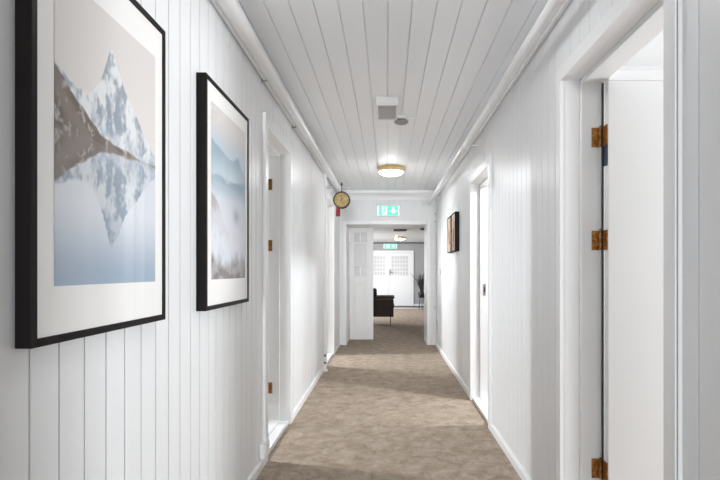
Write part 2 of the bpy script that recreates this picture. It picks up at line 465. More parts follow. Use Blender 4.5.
def hinge(t, side, ye, zc, xk, plate_on_leaf=True):
    """brass butt hinge: one plate on the far jamb (face towards -Y at ye), one on the leaf's hinge edge, knuckle between"""
    h = 0.042; o = side
    m = MB()
    x0, x1 = xk - o*0.036, xk - o*0.004
    m.box(min(x0, x1), max(x0, x1), ye - 0.003, ye, zc - h, zc + h)
    for k in range(3):
        z0 = zc - h + k*(2*h/3)
        m.lathe([(0.0068, 0.0008), (0.0068, 2*h/3 - 0.0008)], (xk, ye - 0.008, z0), 'z', 14)
    m.lathe([(0.002, h), (0.006, h + 0.001), (0.005, h + 0.006), (0.001, h + 0.008)], (xk, ye - 0.008, zc), 'z', 12)
    o_ = m.build('hinge', M['brass'], t, smooth=True)
    s = MB()
    for dz in (-0.028, 0.0, 0.028):
        s.lathe([(0.0042, 0), (0.0034, -0.0014), (0.001, -0.0016)], (xk - o*(0.014 if dz else 0.026), ye - 0.003, zc + dz), 'y', 10)
    s.build('screw', M['screw'], o_, smooth=True)
    return o_

# door 1: nearest on the right, its leaf swung into the room
d1 = doorway('door_1', 1, D_R1, 'open white door with brass hinges, nearest on the right', reveal=True)
LY0, LY1 = 2.190, 2.230
lf = MB()
lf.box(0.931, 1.745, LY0, LY1, 0.045, 1.980)
lf.box(0.931, 1.745, LY0 - 0.004, LY1, 1.980, 2.022)
leaf = lf.build('leaf', M['leaf'], d1, bevel=0.003)
MB().box(0.9285, 0.931, LY0 + 0.002, LY1 - 0.004, 1.625, 1.715).build('navy_tag', M['navy'], leaf)
MB().lathe([(0.0, 0.0), (0.028, 0.001), (0.028, 0.006), (0.0, 0.007)], (1.67, LY0 - 0.007, 1.02), 'y', 24).build('rose', M['steel'], leaf, smooth=True)
hd = MB().tube([(1.67, LY0 - 0.005, 1.02), (1.67, LY0 - 0.05, 1.02), (1.655, LY0 - 0.055, 1.02), (1.55, LY0 - 0.055, 1.02)], 0.009, 12)
hd.build('door_handle', M['steel'], leaf, smooth=True)
for zc in (1.755, 1.310, 0.325):
    hh = hinge(d1, 1, 2.250, zc, 0.921)
    p = MB(); p.box(0.926, 0.9305, LY0 + 0.002, LY1 + 0.01, zc - 0.042, zc + 0.042)
    p.build('leaf_plate', M['brass'], hh)

# door 2: right, farther: doorway with its strike plate
MB().box(0.924, 0.9305, 2.2305, 2.242, 0.04, 1.985).build('gap_shade_strip', M['black'], d1)  # black strip puts in the dark shade of the gap between jamb and leaf
d2 = doorway('door_3', 1, D_R2, 'white open doorway farther on, between board wall and two small frames')
lf = MB().box(0.944, 1.72, 3.930, 3.970, 0.045, 1.97).build('leaf', M['leaf'], d2, bevel=0.003)
MB().tube([(1.65, 3.970, 1.02), (1.65, 4.02, 1.02), (1.63, 4.03, 1.02), (1.53, 4.03, 1.02)], 0.009, 12).build('door_handle', M['steel'], lf, smooth=True)
sp = MB().box(0.872, 0.892, 4.6955, 4.700, 0.955, 1.06).build('strike_plate', M['steel'], d2)
MB().box(0.876, 0.888, 4.6945, 4.6955, 0.985, 1.035).build('latch_hole', M['black'], sp)

d3 = doorway('door_2', -1, D_L1, 'white open doorway just after the misty mountain picture')
for zc in (1.836, 1.370, 0.285):
    hinge(d3, -1, 3.965, zc, -0.911)
lf = MB().box(-1.665, -0.931, 3.890, 3.930, 0.045, 2.07).build('leaf', M['leaf'], d3, bevel=0.003)
MB().tube([(-1.60, 3.890, 1.02), (-1.60, 3.835, 1.02), (-1.58, 3.83, 1.02), (-1.48, 3.83, 1.02)], 0.009, 12).build('door_handle', M['steel'], lf, smooth=True)

d4 = doorway('door_4', -1, D_L2, 'white open doorway behind the vertical pipe near the hanging clock')

# ------------------------------------------------------------------ wide doorway at the corridor end
de = thing('door_5', 'unequal white double doors with small panes at the corridor end', 'door', (0, YE, 0), kind='structure')
c = MB()
co = 0.058
c.box(E_X0 - co, E_X0, YE - 0.022, YE, 0, E_H + co); c.box(E_X1, E_X1 + co, YE - 0.022, YE, 0, E_H + co)
c.box(E_X0, E_X1, YE - 0.022, YE, E_H, E_H + co)
c.build('casing', M['trim'], de, bevel=0.006)
j = MB(); e = 0.001
j.box(E_X0 - LIN + e, E_X0, YE, YL, 0, E_H); j.box(E_X1, E_X1 + LIN - e, YE, YL, 0, E_H)
j.box(E_X0 - LIN + e, E_X1 + LIN - e, YE, YL, E_H, E_H + LIN - e)
j.build('jamb', M['trim'], de, bevel=0.003)
# the closed leaf
x0, x1 = -0.632, -0.232
fy0, fy1 = 8.795, 8.835
zs = [0.012, 0.135, 0.968, 1.087, 1.248, 1.274, 1.622, 1.664, 1.818, 1.898]
gx0, gx1 = -0.555, -0.345
lf = MB()
lf.box(x0, gx0, fy0, fy1, zs[0], zs[9]); lf.box(gx1, x1, fy0, fy1, zs[0], zs[9])
for (za, zb) in ((zs[0], zs[1]), (zs[2], zs[3]), (zs[4], zs[5]), (zs[6], zs[7]), (zs[8], zs[9])):
    lf.box(gx0, gx1, fy0, fy1, za, zb)
gm = (gx0 + gx1)/2
for (za, zb) in ((zs[3], zs[4]), (zs[7], zs[8])):
    lf.box(gm - 0.011, gm + 0.011, fy0 + 0.006, fy1 - 0.006, za, zb)
leaf = lf.build('leaf', M['leaf'], de, bevel=0.004)
pn = MB(); pn.box(gx0, gx1, fy0 + 0.016, fy1 - 0.012, zs[1], zs[2]); pn.box(gx0 + 0.035, gx1 - 0.035, fy0 + 0.006, fy0 + 0.016, zs[1] + 0.04, zs[2] - 0.04)
pn.build('panel', M['leaf'], leaf, bevel=0.005)
g = MB()
for (xa, xb, za, zb) in ((gx0, gm - .011, zs[3], zs[4]), (gm + .011, gx1, zs[3], zs[4]), (gx0, gx1, zs[5], zs[6]), (gx0, gm - .011, zs[7], zs[8]), (gm + .011, gx1, zs[7], zs[8])):
    g.box(xa, xb, fy0 + 0.017, fy0 + 0.022, za, zb)
g.build('glass_panes', M['obscure'], leaf)
MB().box(0.565, 0.625, 8.76, 8.84, 1.862, 1.897).build('door_closer', M['black'], de, bevel=0.004)

# ------------------------------------------------------------------ double doors at the lobby's far end
dl = thing('door_6', 'white double doors with gridded glass at the far end of the lobby', 'door', (0.05, YF, 0), kind='structure')
c = MB(); yc = YF - 0.03
c.box(0.805, 0.888, yc, YF, 0, 1.845); c.box(-0.80, -0.717, yc, YF, 0, 1.845); c.box(-0.717, 0.805, yc, YF, 1.775, 1.845)
c.build('casing', M['trim'], dl, bevel=0.006)
def lobby_leaf(x0, x1, hx):
    lf = MB(); ya, yb = YF - 0.024, YF - 0.001; st = 0.10
    g0, g1, z0, z1 = x0 + st, x1 - st, 1.02, 1.66
    lf.box(x0, g0, ya, yb, 0.01, 1.77); lf.box(g1, x1, ya, yb, 0.01, 1.77)
    lf.box(g0, g1, ya, yb, 0.01, z0); lf.box(g0, g1, ya, yb, z1, 1.77)
    for k in range(1, 6):
        x = g0 + (g1 - g0)*k/6; lf.box(x - 0.008, x + 0.008, ya + 0.003, yb, z0, z1)
    for k in range(1, 5):
        z = z0 + (z1 - z0)*k/5; lf.box(g0, g1, ya + 0.004, yb, z - 0.008, z + 0.008)
    o = lf.build('leaf', M['leaf'], dl, bevel=0.002)
    MB().box(g0, g1, ya + 0.010, ya + 0.014, z0, z1).build('glass_panes', M['obscure'], o)
    if hx is not None:
        h = MB(); h.box(hx - 0.018, hx + 0.018, ya - 0.006, ya, 1.02, 1.22)
        h.tube([(hx, ya - 0.004, 1.12), (hx, ya - 0.05, 1.12), (hx + 0.11, ya - 0.05, 1.12)], 0.011, 10)
        h.build('door_handle', M['grey_dark'], o, smooth=True)
lobby_leaf(0.052, 0.803, 0.10)
lobby_leaf(-0.715, 0.048, None)

# ------------------------------------------------------------------ pipes and cables along the ceiling corners
def pipe_run(name, x, z, r, y0, y1, clamps, label, wallx):
    t = thing(name, label, 'pipe', (x, y0, z))
    pts = [(x, y0, z), (x, y1, z)]
    MB().tube(pts, r, 28).build('tube', M['pipe'], t, smooth=True)
    MB().lathe([(r*0.6, y1 - y0), (r*1.12, y1 - y0), (r*1.12, y1 - y0 - 0.05), (r*0.9, y1 - y0 - 0.055)], (x, y0, z), 'y', 28).build('end_cap', M['pipe'], t, smooth=True)
    for yc in clamps:
        m = MB()
        m.lathe([(r + 0.0005, -0.012), (r + 0.004, -0.012), (r + 0.004, 0.012), (r + 0.0005, 0.012)], (x, yc, z), 'y', 28)
        m.box(min(x + r*math.copysign(1, wallx), wallx), max(x + r*math.copysign(1, wallx), wallx), yc - 0.006, yc + 0.006, z - 0.006, z + 0.006)
        m.tube([(x, yc, z + r), (x, yc, z + r + 0.018)], 0.005, 8)
        m.build('clamp', M['pipe'], t, smooth=True)
    return t
pipe_run('ceiling_pipe', -0.690, 2.345, 0.038, YB, 8.22, (-1.5, 6.6), 'thick white pipe under the ceiling above the mountain pictures', XL)
pipe_run('ceiling_pipe', 0.662, 2.235, 0.027, YB, 8.14, (4.39, 7.5), 'thick white pipe under the ceiling above the small dark frames', XR)

def conduit(name, x, z, r, y0, y1, clips, wallx, label):
    t = thing(name, label, 'cable conduit', (x, y0, z))
    MB().tube([(x, y0, z), (x, y1, z)], r, 16).build('tube', M['pipe'], t, smooth=True)
    for yc in clips:
        m = MB()
        m.lathe([(r + 0.0003, -0.01), (r + 0.003, -0.01), (r + 0.003, 0.01), (r + 0.0003, 0.01)], (x, yc, z), 'y', 16)
        m.box(min(x, wallx), max(x, wallx), yc - 0.01, yc + 0.01, z + r, z + r + 0.012)
        ww = wallx + 0.003*(1 if wallx < 0 else -1); m.box(min(wallx, ww), max(wallx, ww), yc - 0.01, yc + 0.01, z - r - 0.012, z + r + 0.02)
        m.build('clip', M['grey_dark'] if yc == 4.14 else M['steel'] if yc == 3.13 else M['pipe'], t, smooth=True)
    return t
conduit('cable_conduit', -0.737, 2.335, 0.014, YB, 6.05, (0.1, 1.12, 2.13, 3.13, 4.14, 5.15), XL, 'thin white conduit along the wall below the thick pipe, mountain picture side')
conduit('cable_conduit', 0.760, 2.312, 0.010, YB, 8.15, (0.3, 1.3, 3.2, 4.2, 5.6, 6.8), XR - 0.001, 'thin white conduit along the wall above the small dark frames')

# vertical heating pipe on the left wall
t = thing('heating_pipe', 'thin white vertical pipe with valves at the floor by the far doorway', 'pipe', (-0.722, 6.10, 0))
MB().tube([(-0.722, 6.10, 0.012), (-0.722, 6.10, 2.30), (-0.722, 6.085, 2.33), (-0.737, 6.05, 2.335)], 0.0135, 16).build('tube', M['pipe'], t, smooth=True)
MB().lathe([(0.014, 0), (0.03, 0.0), (0.03, 0.02), (0.014, 0.025)], (-0.722, 6.10, 0.0), 'z', 20).build('floor_collar', M['pipe'], t, smooth=True)
MB().lathe([(0.014, 0), (0.022, 0.005), (0.022, 0.055), (0.014, 0.06)], (-0.722, 6.10, 0.06), 'z', 20).build('valve_body', M['pipe'], t, smooth=True)
MB().lathe([(0.014, 0), (0.02, 0.005), (0.02, 0.04), (0.014, 0.045)], (-0.722, 6.10, 0.15), 'z', 20).build('valve_body', M['pipe'], t, smooth=True)
for zc in (0.105, 0.19):
    k = MB(); k.tube([(-0.722, 6.09, zc), (-0.722, 6.065, zc)], 0.006, 10)
    k.lathe([(0.013, -0.012), (0.014, -0.004), (0.013, 0.0)], (-0.722, 6.065, zc), 'y', 14)
    k.build('valve_knob', M['grey_dark'], t, smooth=True)
m = MB(); m.lathe([(0.0138, -0.02), (0.019, -0.02), (0.019, 0.02), (0.0138, 0.02)], (-0.722, 6.10, 1.33), 'z', 18)
m.box(XL, -0.722, 6.094, 6.106, 1.325, 1.335); m.box(-0.722, -0.715, 6.05, 6.10, 1.325, 1.335)
m.build('wall_bracket', M['pipe'], t, smooth=True)

# small fixtures
t = thing('junction_box', 'small white box low on the wall beside the doorway casing', 'junction box', (XL, 3.13, 0.06))
MB().box(XL, XL + 0.032, 3.075, 3.20, 0.060, 0.150).build('box', M['trim'], t, bevel=0.006)
MB().box(XL + 0.032, XL + 0.036, 3.09, 3.185, 0.072, 0.138).build('cover', M['trim'], t, bevel=0.003)
t = thing('junction_box', 'small white box high beside the thick pipe end above the doorway', 'junction box', (0.585, YE, 2.17))
MB().box(0.555, 0.615, YE - 0.035, YE, 2.215, 2.285).build('box', M['white_plastic'], t, bevel=0.006)
MB().box(0.563, 0.607, YE - 0.038, YE - 0.035, 2.223, 2.277).build('cover', M['white_plastic'], t, bevel=0.002)
t = thing('corner_conduit', 'thin white conduit down the corner right of the double doorway', 'cable conduit', (0.757, 8.19, 0.06))
MB().tube([(0.757, 8.19, 0.06), (0.757, 8.19, 2.22)], 0.010, 12).build('tube', M['pipe'], t, smooth=True)
for zc in (0.6, 1.95, 2.07):
    MB().box(0.742, XR, 8.178, 8.202, zc - 0.008, zc + 0.008).build('clip', M['grey'], t, bevel=0.002)
t = thing('light_switch', 'white light switch on the wall right of the far doorway', 'light switch', (XR, 7.55, 1.15))
MB().box(XR - 0.012, XR, 7.51, 7.59, 1.11, 1.19).build('plate', M['white_plastic'], t, bevel=0.004)
MB().box(XR - 0.017, XR - 0.012, 7.525, 7.575, 1.125, 1.175).build('rocker', M['white_plastic'], t, bevel=0.002)
t = thing('wall_socket', 'white wall socket low on the wall near the far corner', 'socket', (XR, 7.75, 0.30))
MB().box(XR - 0.012, XR, 7.71, 7.79, 0.26, 0.42).build('plate', M['white_plastic'], t, bevel=0.004)
for zc in (0.30, 0.38): MB().lathe([(0.026, -0.016), (0.026, -0.012)], (XR, 7.75, zc), 'x', 20).build('outlet', M['white_plastic'], t, smooth=True)

# ------------------------------------------------------------------ ceiling lamps
def ceiling_lamp(label, x, y, zc, r=0.172, glow='lamp'):
    t = thing('ceiling_lamp', label, 'lamp', (x, y, zc), group=None)
    s = r/0.172
    MB().lathe([(0.09*s, 0), (0.155*s, 0), (0.150*s, -0.018), (0.172*s, -0.026), (0.172*s, -0.034), (0.148*s, -0.060), (0.135*s, -0.060)], (x, y, zc), 'z', 40).build('rim', M['gold'], t, smooth=True)
    prof = [(0.145*s, -0.058)]
    for k in range(1, 9):
        a = math.pi/2*k/9; prof.append((0.145*s*math.cos(a), -0.058 - 0.050*s*math.sin(a)))
    prof.append((0.003, -0.058 - 0.050*s))
    MB().lathe(prof, (x, y, zc), 'z', 40).build('lamp_shade', M[glow], t, smooth=True)
    return t
ceiling_lamp('round ceiling lamp glowing in a gold rim before the exit sign', 0.05, 6.34, CEIL)
ceiling_lamp('round gold rimmed ceiling lamp nearest the camera, mirrored in the picture glass', 0.06, 2.04, CEIL, glow='lamp_soft')
ceiling_lamp('round gold rimmed ceiling lamp behind the camera', 0.05, -2.25, CEIL, glow='lamp_soft')
ceiling_lamp('round gold rimmed ceiling lamp at the back of the corridor', 0.05, -6.5, CEIL, glow='lamp_soft')
ceiling_lamp('added round gold rimmed lobby lamp, out of sight behind the closed leaf', -1.3, 10.6, LC, 0.16, glow='lamp_lobby')  # unseen lamp added to brighten the near part of the lobby
ceiling_lamp('small glowing ceiling lamp in the lobby beyond the doorway', 0.36, 14.4, LC, 0.16, glow='lamp_lobby')

# ceiling box with grey grille
t = thing('ceiling_vent', 'white ceiling box with a grey grille before the round detector', 'vent', (0, 3.95, CEIL))
m = MB()
vx0, vx1, vy0, vy1, vz = -0.078, 0.080, 3.76, 4.15, 2.378
m.box(vx0, vx1, vy0, vy1, vz + 0.012, CEIL)
m.box(vx0, vx0 + 0.014, vy0, vy1, vz, vz + 0.012); m.box(vx1 - 0.014, vx1, vy0, vy1, vz, vz + 0.012)
m.box(vx0 + 0.014, vx1 - 0.014, vy0, vy0 + 0.03, vz, vz + 0.012); m.box(vx0 + 0.014, vx1 - 0.014, vy1 - 0.02, vy1, vz, vz + 0.012)
m.build('housing', M['white_plastic'], t, bevel=0.004)
m = MB(); k = 0
while vy0 + 0.034 + k*0.016 < vy1 - 0.03:
    ya = vy0 + 0.034 + k*0.016; m.box(vx0 + 0.014, vx1 - 0.014, ya, ya + 0.010, vz + 0.003, vz + 0.011); k += 1
m.box(vx0 + 0.014, vx1 - 0.014, vy0 + 0.03, vy1 - 0.02, vz + 0.010, vz + 0.012)
m.build('grille', M['grey'], t)
m = MB(); m.box(vx0 + 0.02, -0.01, vy0 - 0.006, vy0, vz + 0.016, vz + 0.042); m.box(0.012, vx1 - 0.02, vy0 - 0.006, vy0, vz + 0.016, vz + 0.042)
m.build('front_clip', M['white_plastic'], t, bevel=0.004)

# smoke detector
t = thing('smoke_detector', 'round white smoke detector beside the grilled ceiling box', 'smoke detector', (0.118, 4.27, CEIL))
MB().lathe([(0.02, 0), (0.062, 0), (0.062, -0.020), (0.056, -0.026), (0.03, -0.026)], (0.118, 4.27, CEIL), 'z', 32).build('base', M['white_plastic'], t, smooth=True)
MB().lathe([(0.045, -0.026), (0.045, -0.036)], (0.118, 4.27, CEIL), 'z', 32).build('vent_ring', M['grey_dark'], t, smooth=True)
MB().lathe([(0.03, -0.036), (0.058, -0.036), (0.056, -0.046), (0.040, -0.056), (0.02, -0.058)], (0.118, 4.27, CEIL), 'z', 32).build('head', M['grey_mid'], t, smooth=True)
MB().tube([(0.18, 4.27, CEIL - 0.006), (0.24, 4.275, CEIL - 0.006)], 0.006, 10).build('cable', M['pipe'], t, smooth=True)

# lobby ceiling vent
t = thing('ceiling_vent', 'dark slotted vent on the lobby ceiling beyond the doorway', 'vent', (0.30, 12.0, LC))
m = MB(); m.box(0.15, 0.45, 11.85, 12.15, LC - 0.03, LC); m.build('housing', M['grey_dark'], t, bevel=0.005)
m = MB()
for k in range(6): m.box(0.165, 0.435, 11.87 + k*0.045, 11.895 + k*0.045, LC - 0.036, LC - 0.03)
m.build('grille', M['grey'], t)

# ------------------------------------------------------------------ emergency exit signs
def exit_sign(label, xc, yw, zc, w, h):
    t = thing('exit_sign', label, 'exit sign', (xc, yw, zc - h/2))
    x0, z0 = xc - w/2, zc - h/2
    MB().box(x0 - 0.008, x0 + w + 0.008, yw - 0.035, yw, z0 - 0.008, z0 + h + 0.008).build('housing', M['white_plastic'], t, bevel=0.004)
    yf = yw - 0.036
    MB().box(x0, x0 + w, yf, yw - 0.030, z0, z0 + h).build('lit_panel', M['sign_green'], t)
    def poly(mb, pts, d=0.0015, base_=yf):
        mb.prism([(x0 + u*w, z0 + v*h) for (u, v) in pts], 'y', base_ - d, base_)
    p = MB()
    poly(p, [(0.0, 0.02), (0.05, 0.02), (0.05, 0.98), (0.0, 0.98)])
    poly(p, [(0.20, 0.08), (0.44, 0.08), (0.44, 0.92), (0.20, 0.92)])                           # doorway
    # arrow pointing down
    poly(p, [(0.66, 0.88), (0.78, 0.88), (0.78, 0.52), (0.89, 0.52), (0.72, 0.14), (0.55, 0.52), (0.66, 0.52)])
    poly(p, [(0.95, 0.02), (1.0, 0.02), (1.0, 0.98), (0.95, 0.98)])
    p.build('pictogram', M['sign_white'], t)
    q = MB(); yb = yf - 0.0015
    def man(pts): poly(q, pts, 0.001, yb)
    man([(0.315 + 0.030*math.cos(a), 0.80 + 0.06*math.sin(a)) for a in [k*math.pi/6 for k in range(12)]])
    man([(0.285, 0.70), (0.345, 0.72), (0.335, 0.44), (0.285, 0.42)])
    man([(0.285, 0.46), (0.315, 0.42), (0.265, 0.28), (0.225, 0.16), (0.210, 0.20), (0.240, 0.32)])
    man([(0.305, 0.46), (0.340, 0.46), (0.385, 0.33), (0.365, 0.14), (0.345, 0.14), (0.355, 0.31)])
    man([(0.340, 0.70), (0.395, 0.58), (0.405, 0.62), (0.350, 0.74)])
    man([(0.290, 0.70), (0.240, 0.58), (0.250, 0.52), (0.300, 0.62)])
    q.build('running_figure', M['sign_green'], t)
    return t
exit_sign('green lit exit sign with running figure above the double doorway', 0.022, YE, 2.125, 0.34, 0.155)
exit_sign('green lit exit sign over the far lobby doors', 0.115, YF, 1.988, 0.44, 0.145)

# ------------------------------------------------------------------ framed pictures
rng = np.random.default_rng(5)
def vnoise(n=64):
    g = rng.random((n, n))
    def f(x, y):
        x = np.asarray(x, float) % (n - 1); y = np.asarray(y, float) % (n - 1)
        i = np.floor(x).astype(int); j = np.floor(y).astype(int); fx = x - i; fy = y - j
        fx = fx*fx*(3 - 2*fx); fy = fy*fy*(3 - 2*fy)
        return (g[i, j]*(1-fx) + g[i+1, j]*fx)*(1-fy) + (g[i, j+1]*(1-fx) + g[i+1, j+1]*fx)*fy
    return f
VN = vnoise()
def fbm(x, y, o=4):
    s = 0; a = 0.5; t = 0
    for k in range(o):
        s = s + a*VN(x*2**k + 3.1*k, y*2**k + 7.7*k); t += a; a *= 0.55
    return s/t
def srgb(c): return (np.asarray(c, float)/255.0)**2.2
def mixc(a, b_, t): t = np.clip(t, 0, 1)[..., None]; return a*(1-t) + b_*t
def sstep(a, b_, x): t = np.clip((x - a)/(b_ - a), 0, 1); return t*t*(3 - 2*t)

def ink_peak(u, v):
    """a snow peak and a dark ridge mirrored in a still lake"""
    mir = 0.507
    below = v < mir
    u = u + 0*v
    vv = np.where(below, 2*mir - v, v)
    uu = u + np.where(below, 0.004*np.sin(v*220), 0)
    sky_t = sstep(0.5, 1.0, vv)
    sky = mixc(srgb((232, 227, 224)) + 0*u[..., None], srgb((222, 217, 215)), sky_t)
    lake = mixc(srgb((220, 224, 231)) + 0*u[..., None], srgb((160, 178, 197)), sstep(0.30, 0.0, v))
    col = np.where(below[..., None], lake, sky)
    jag = (fbm(uu*14, vv*6) - 0.5)*0.05
    pk = np.interp(uu, [0, .09, .16, .23, .30, .34, .38, .43, .462, .48, .50, .547, .618, .70, .773, .85, .923, 1.0],
                       [.70, .672, .664, .655, .676, .706, .745, .825, .868, .89, .868, .835, .755, .705, .665, .625, .585, .548])
    m_peak = sstep(0.006, -0.006, vv - pk - jag*0.5)
    n1 = fbm(uu*10 + vv*6, vv*11 - uu*7, 5); n2 = fbm(uu*30 + vv*10, vv*24 - uu*14, 4)
    rock = sstep(0.44, 0.66, n1*0.55 + n2*0.5 + 0.10*sstep(.62, .88, vv) - 0.01)
    peakc = mixc(srgb((234, 236, 238)) + 0*u[..., None], srgb((140, 153, 167)), rock*0.9)
    peakc = mixc(peakc, srgb((128, 140, 150)) + 0*peakc, sstep(0.72, 0.86, vv)*0.45*sstep(0.35, 0.6, n2))
    lower = sstep(0.64, 0.53, vv)*sstep(0.3, 0.6, n1)
    peakc = mixc(peakc, srgb((160, 178, 198)) + 0*peakc, lower*0.45)
    peakc = np.where(below[..., None], mixc(peakc, srgb((140, 156, 176)) + 0*peakc, 0.28 + 0.35*sstep(0.35, 0.13, v)), peakc)
    col = mixc(col, peakc, m_peak)
    rg = np.interp(uu, [0, .06, .12, .168, .22, .28, .33, .367, .42, .50, .58, .67, .80, 1.0],
                       [.70, .668, .640, .619, .60, .575, .560, .540, .532, .524, .520, .516, .512, .509])
    m_r = sstep(0.005, -0.005, vv - rg - jag*0.35)
    n3 = fbm(uu*34 + 3 + vv*20, vv*34 + 9 - uu*14, 4); n4 = fbm(uu*7 + 8 + vv*9, vv*8, 3)
    rc = mixc(srgb((112, 100, 94)) + 0*u[..., None], srgb((205, 200, 198)), sstep(0.55, 0.72, n3)*0.7)
    rc = mixc(rc, srgb((148, 136, 128)) + 0*rc, sstep(0.4, 0.7, n4)*0.6)
    rc = mixc(rc, srgb((168, 140, 100)) + 0*rc, sstep(0.55, 0.85, uu)*0.7)
    rc = np.where(below[..., None], mixc(rc, srgb((142, 134, 132)) + 0*rc, 0.35), rc)
    # the mirrored ridge reaches only part of the way down
    m_r = np.where(below, sstep(0.006, -0.006, vv - (mir + (rg - mir)*0.95) - jag*0.3), m_r)
    col = mixc(col, rc, m_r)
    return col

def ink_mist(u, v):
    """blue ridges over rising mist and brown rocks"""
    col = mixc(srgb((190, 204, 216)) + 0*u[..., None], srgb((222, 214, 208)), sstep(0.76, 0.95, v))
    haze = fbm(u*3, v*9, 3)
    col = mixc(col, srgb((200, 208, 216)) + 0*col, haze*0.4)
    n = fbm(u*10 + 2, v*10, 4)
    r1 = np.interp(u, [0, .1, .2, .35, .5, .62, .7, .76, .84, 1], [.80, .785, .775, .75, .735, .75, .785, .80, .745, .70]) + (n - .5)*.035
    m = sstep(0.006, -0.006, v - r1)
    c1 = mixc(srgb((146, 171, 186)) + 0*u[..., None], srgb((196, 212, 222)), sstep(0.78, 0.60, v) + (n - 0.5)*0.5)
    col = mixc(col, c1, m)
    r2 = np.interp(u, [0, .2, .4, .6, .8, 1], [.60, .62, .585, .60, .64, .66]) + (n - .5)*.05
    m2 = sstep(0.01, -0.01, v - r2)
    c2 = mixc(srgb((152, 176, 192)) + 0*u[..., None], srgb((214, 222, 230)), sstep(0.60, 0.46, v))
    col = mixc(col, c2, m2*0.9)
    r3 = np.interp(u, [0, .08, .18, .30, .40, 1], [.50, .485, .43, .35, .29, .2]) + (n - .5)*.07
    m3 = sstep(0.012, -0.012, v - r3)*sstep(0.22, 0.32, v + (n - .5)*.25)
    c3 = mixc(srgb((140, 128, 120)) + 0*u[..., None], srgb((190, 186, 188)), n)
    col = mixc(col, c3, m3*0.9)
    mist = sstep(0.33, 0.45, fbm(u*4 + 4, v*5 + 1, 4))*sstep(0.50, 0.36, v)*sstep(0.06, 0.2, v)
    col = mixc(col, srgb((224, 226, 236)) + 0*col, mist*0.75)
    blob = np.exp(-(((u - .70)/.10)**2 + ((v - .40)/.045)**2))
    col = mixc(col, srgb((136, 136, 150)) + 0*col, blob*0.6)
    m4 = sstep(0.17, 0.05, v + (n - .5)*.16)
    c4 = mixc(srgb((108, 100, 100)) + 0*u[..., None], srgb((168, 160, 162)), sstep(.35, .7, fbm(u*8, v*20, 3)))
    col = mixc(col, c4, m4)
    return col

def ink_sepia(seed):
    def f(u, v):
        n = fbm(u*5 + seed, v*9 + seed*2, 4)
        col = mixc(srgb((214, 184, 160)) + 0*u[..., None], srgb((150, 108, 82)), sstep(.45, .75, n))
        col = mixc(col, srgb((226, 208, 196)) + 0*col, sstep(.72, .95, v)*.6)
        fig = np.exp(-(((u - .5)/.22)**2 + ((v - .42)/.30)**2))
        col = mixc(col, srgb((70, 44, 34)) + 0*col, sstep(.45, .75, fig*(0.7 + 0.6*n)))
        return col
    return f

def print_mesh(name, fn, x, y0, y1, z0, z1, nu, nv, face, parent, m, flip=False):
    """a flat print on the wall: face = +1 towards +X"""
    org = ORG[parent.name]
    us = np.linspace(0, 1, nu); vs = np.linspace(0, 1, nv)
    U, V = np.meshgrid(us, vs)
    C = fn(U.copy(), V.copy()).reshape(-1, 3)
    Y = y0 + U*(y1 - y0); Z = z0 + V*(z1 - z0)
    verts = [(x - org.x, float(a) - org.y, float(b_) - org.z) for a, b_ in zip(Y.ravel(), Z.ravel())]
    faces = []
    for j in range(nv - 1):
        for i in range(nu - 1):
            q = (j*nu + i, j*nu + i + 1, (j+1)*nu + i + 1, (j+1)*nu + i)
            faces.append(q if face > 0 else q[::-1])
    me = bpy.data.meshes.new(name); me.from_pydata(verts, [], faces)
    at = me.color_attributes.new('print_ink', 'FLOAT_COLOR', 'POINT')
    at.data.foreach_set('color', np.hstack([np.clip(C, 0, 1), np.ones((len(C), 1))]).astype(np.float32).ravel())
    me.materials.append(m)
    o = bpy.data.objects.new(name, me); COL.objects.link(o); o.parent = parent
    return o

def framed_picture(label, xw, out, y0, y1, z0, z1, depth, bar, img, fn, inkmat, nu, nv, cat='picture', group=None, glazed=True):
    t = thing('framed_picture', label, cat, (xw, (y0+y1)/2, z0), group)
    xf = xw + out*depth
    m = MB()
    def B(mb, a, b_, *r): mb.box(min(a, b_), max(a, b_), *r)
    B(m, xw, xf, y0, y0 + bar, z0, z1); B(m, xw, xf, y1 - bar, y1, z0, z1)
    B(m, xw, xf, y0 + bar, y1 - bar, z0, z0 + bar); B(m, xw, xf, y0 + bar, y1 - bar, z1 - bar, z1)
    m.build('frame', M['frame'], t, bevel=0.0015)
    xm = xf - out*0.0045
    m = MB(); B(m, xw + out*0.002, xm, y0 + bar, y1 - bar, z0 + bar, z1 - bar)
    m.build('mat_board', M['mat_board'], t)
    print_mesh('photo_print', fn, xm + out*0.001, img[0], img[1], img[2], img[3], nu, nv, out, t, inkmat)
    if not glazed: return t
    m = MB(); B(m, xf - out*0.0030, xf - out*0.0012, y0 + bar, y1 - bar, z0 + bar, z1 - bar)
    m.build('glass_pane', M['glass'], t)
    return t
framed_picture('large framed photo of a snowy peak mirrored in a lake', XL, 1, 1.054, 1.692, 1.021, 1.957, 0.035, 0.018,
               (1.131, 1.623, 1.146, 1.846), ink_peak, M['print'], 210, 300)
framed_picture('large framed photo of blue misty ridges, beside the first doorway', XL, 1, 2.056, 2.694, 1.019, 1.964, 0.040, 0.018,
               (2.128, 2.632, 1.143, 1.875), ink_mist, M['print'], 130, 190)
framed_picture('small dark framed sepia picture, the nearer of the pair by the doorway', XR, -1, 5.57, 5.90, 1.388, 1.812, 0.048, 0.016,
               (5.592, 5.878, 1.41, 1.79), ink_sepia(3.0), M['sepia'], 40, 50, glazed=False)
framed_picture('small dark framed sepia picture, the farther of the pair near the lobby', XR, -1, 5.98, 6.31, 1.388, 1.812, 0.044, 0.016,
               (6.002, 6.288, 1.41, 1.79), ink_sepia(11.0), M['sepia'], 40, 50, glazed=False)

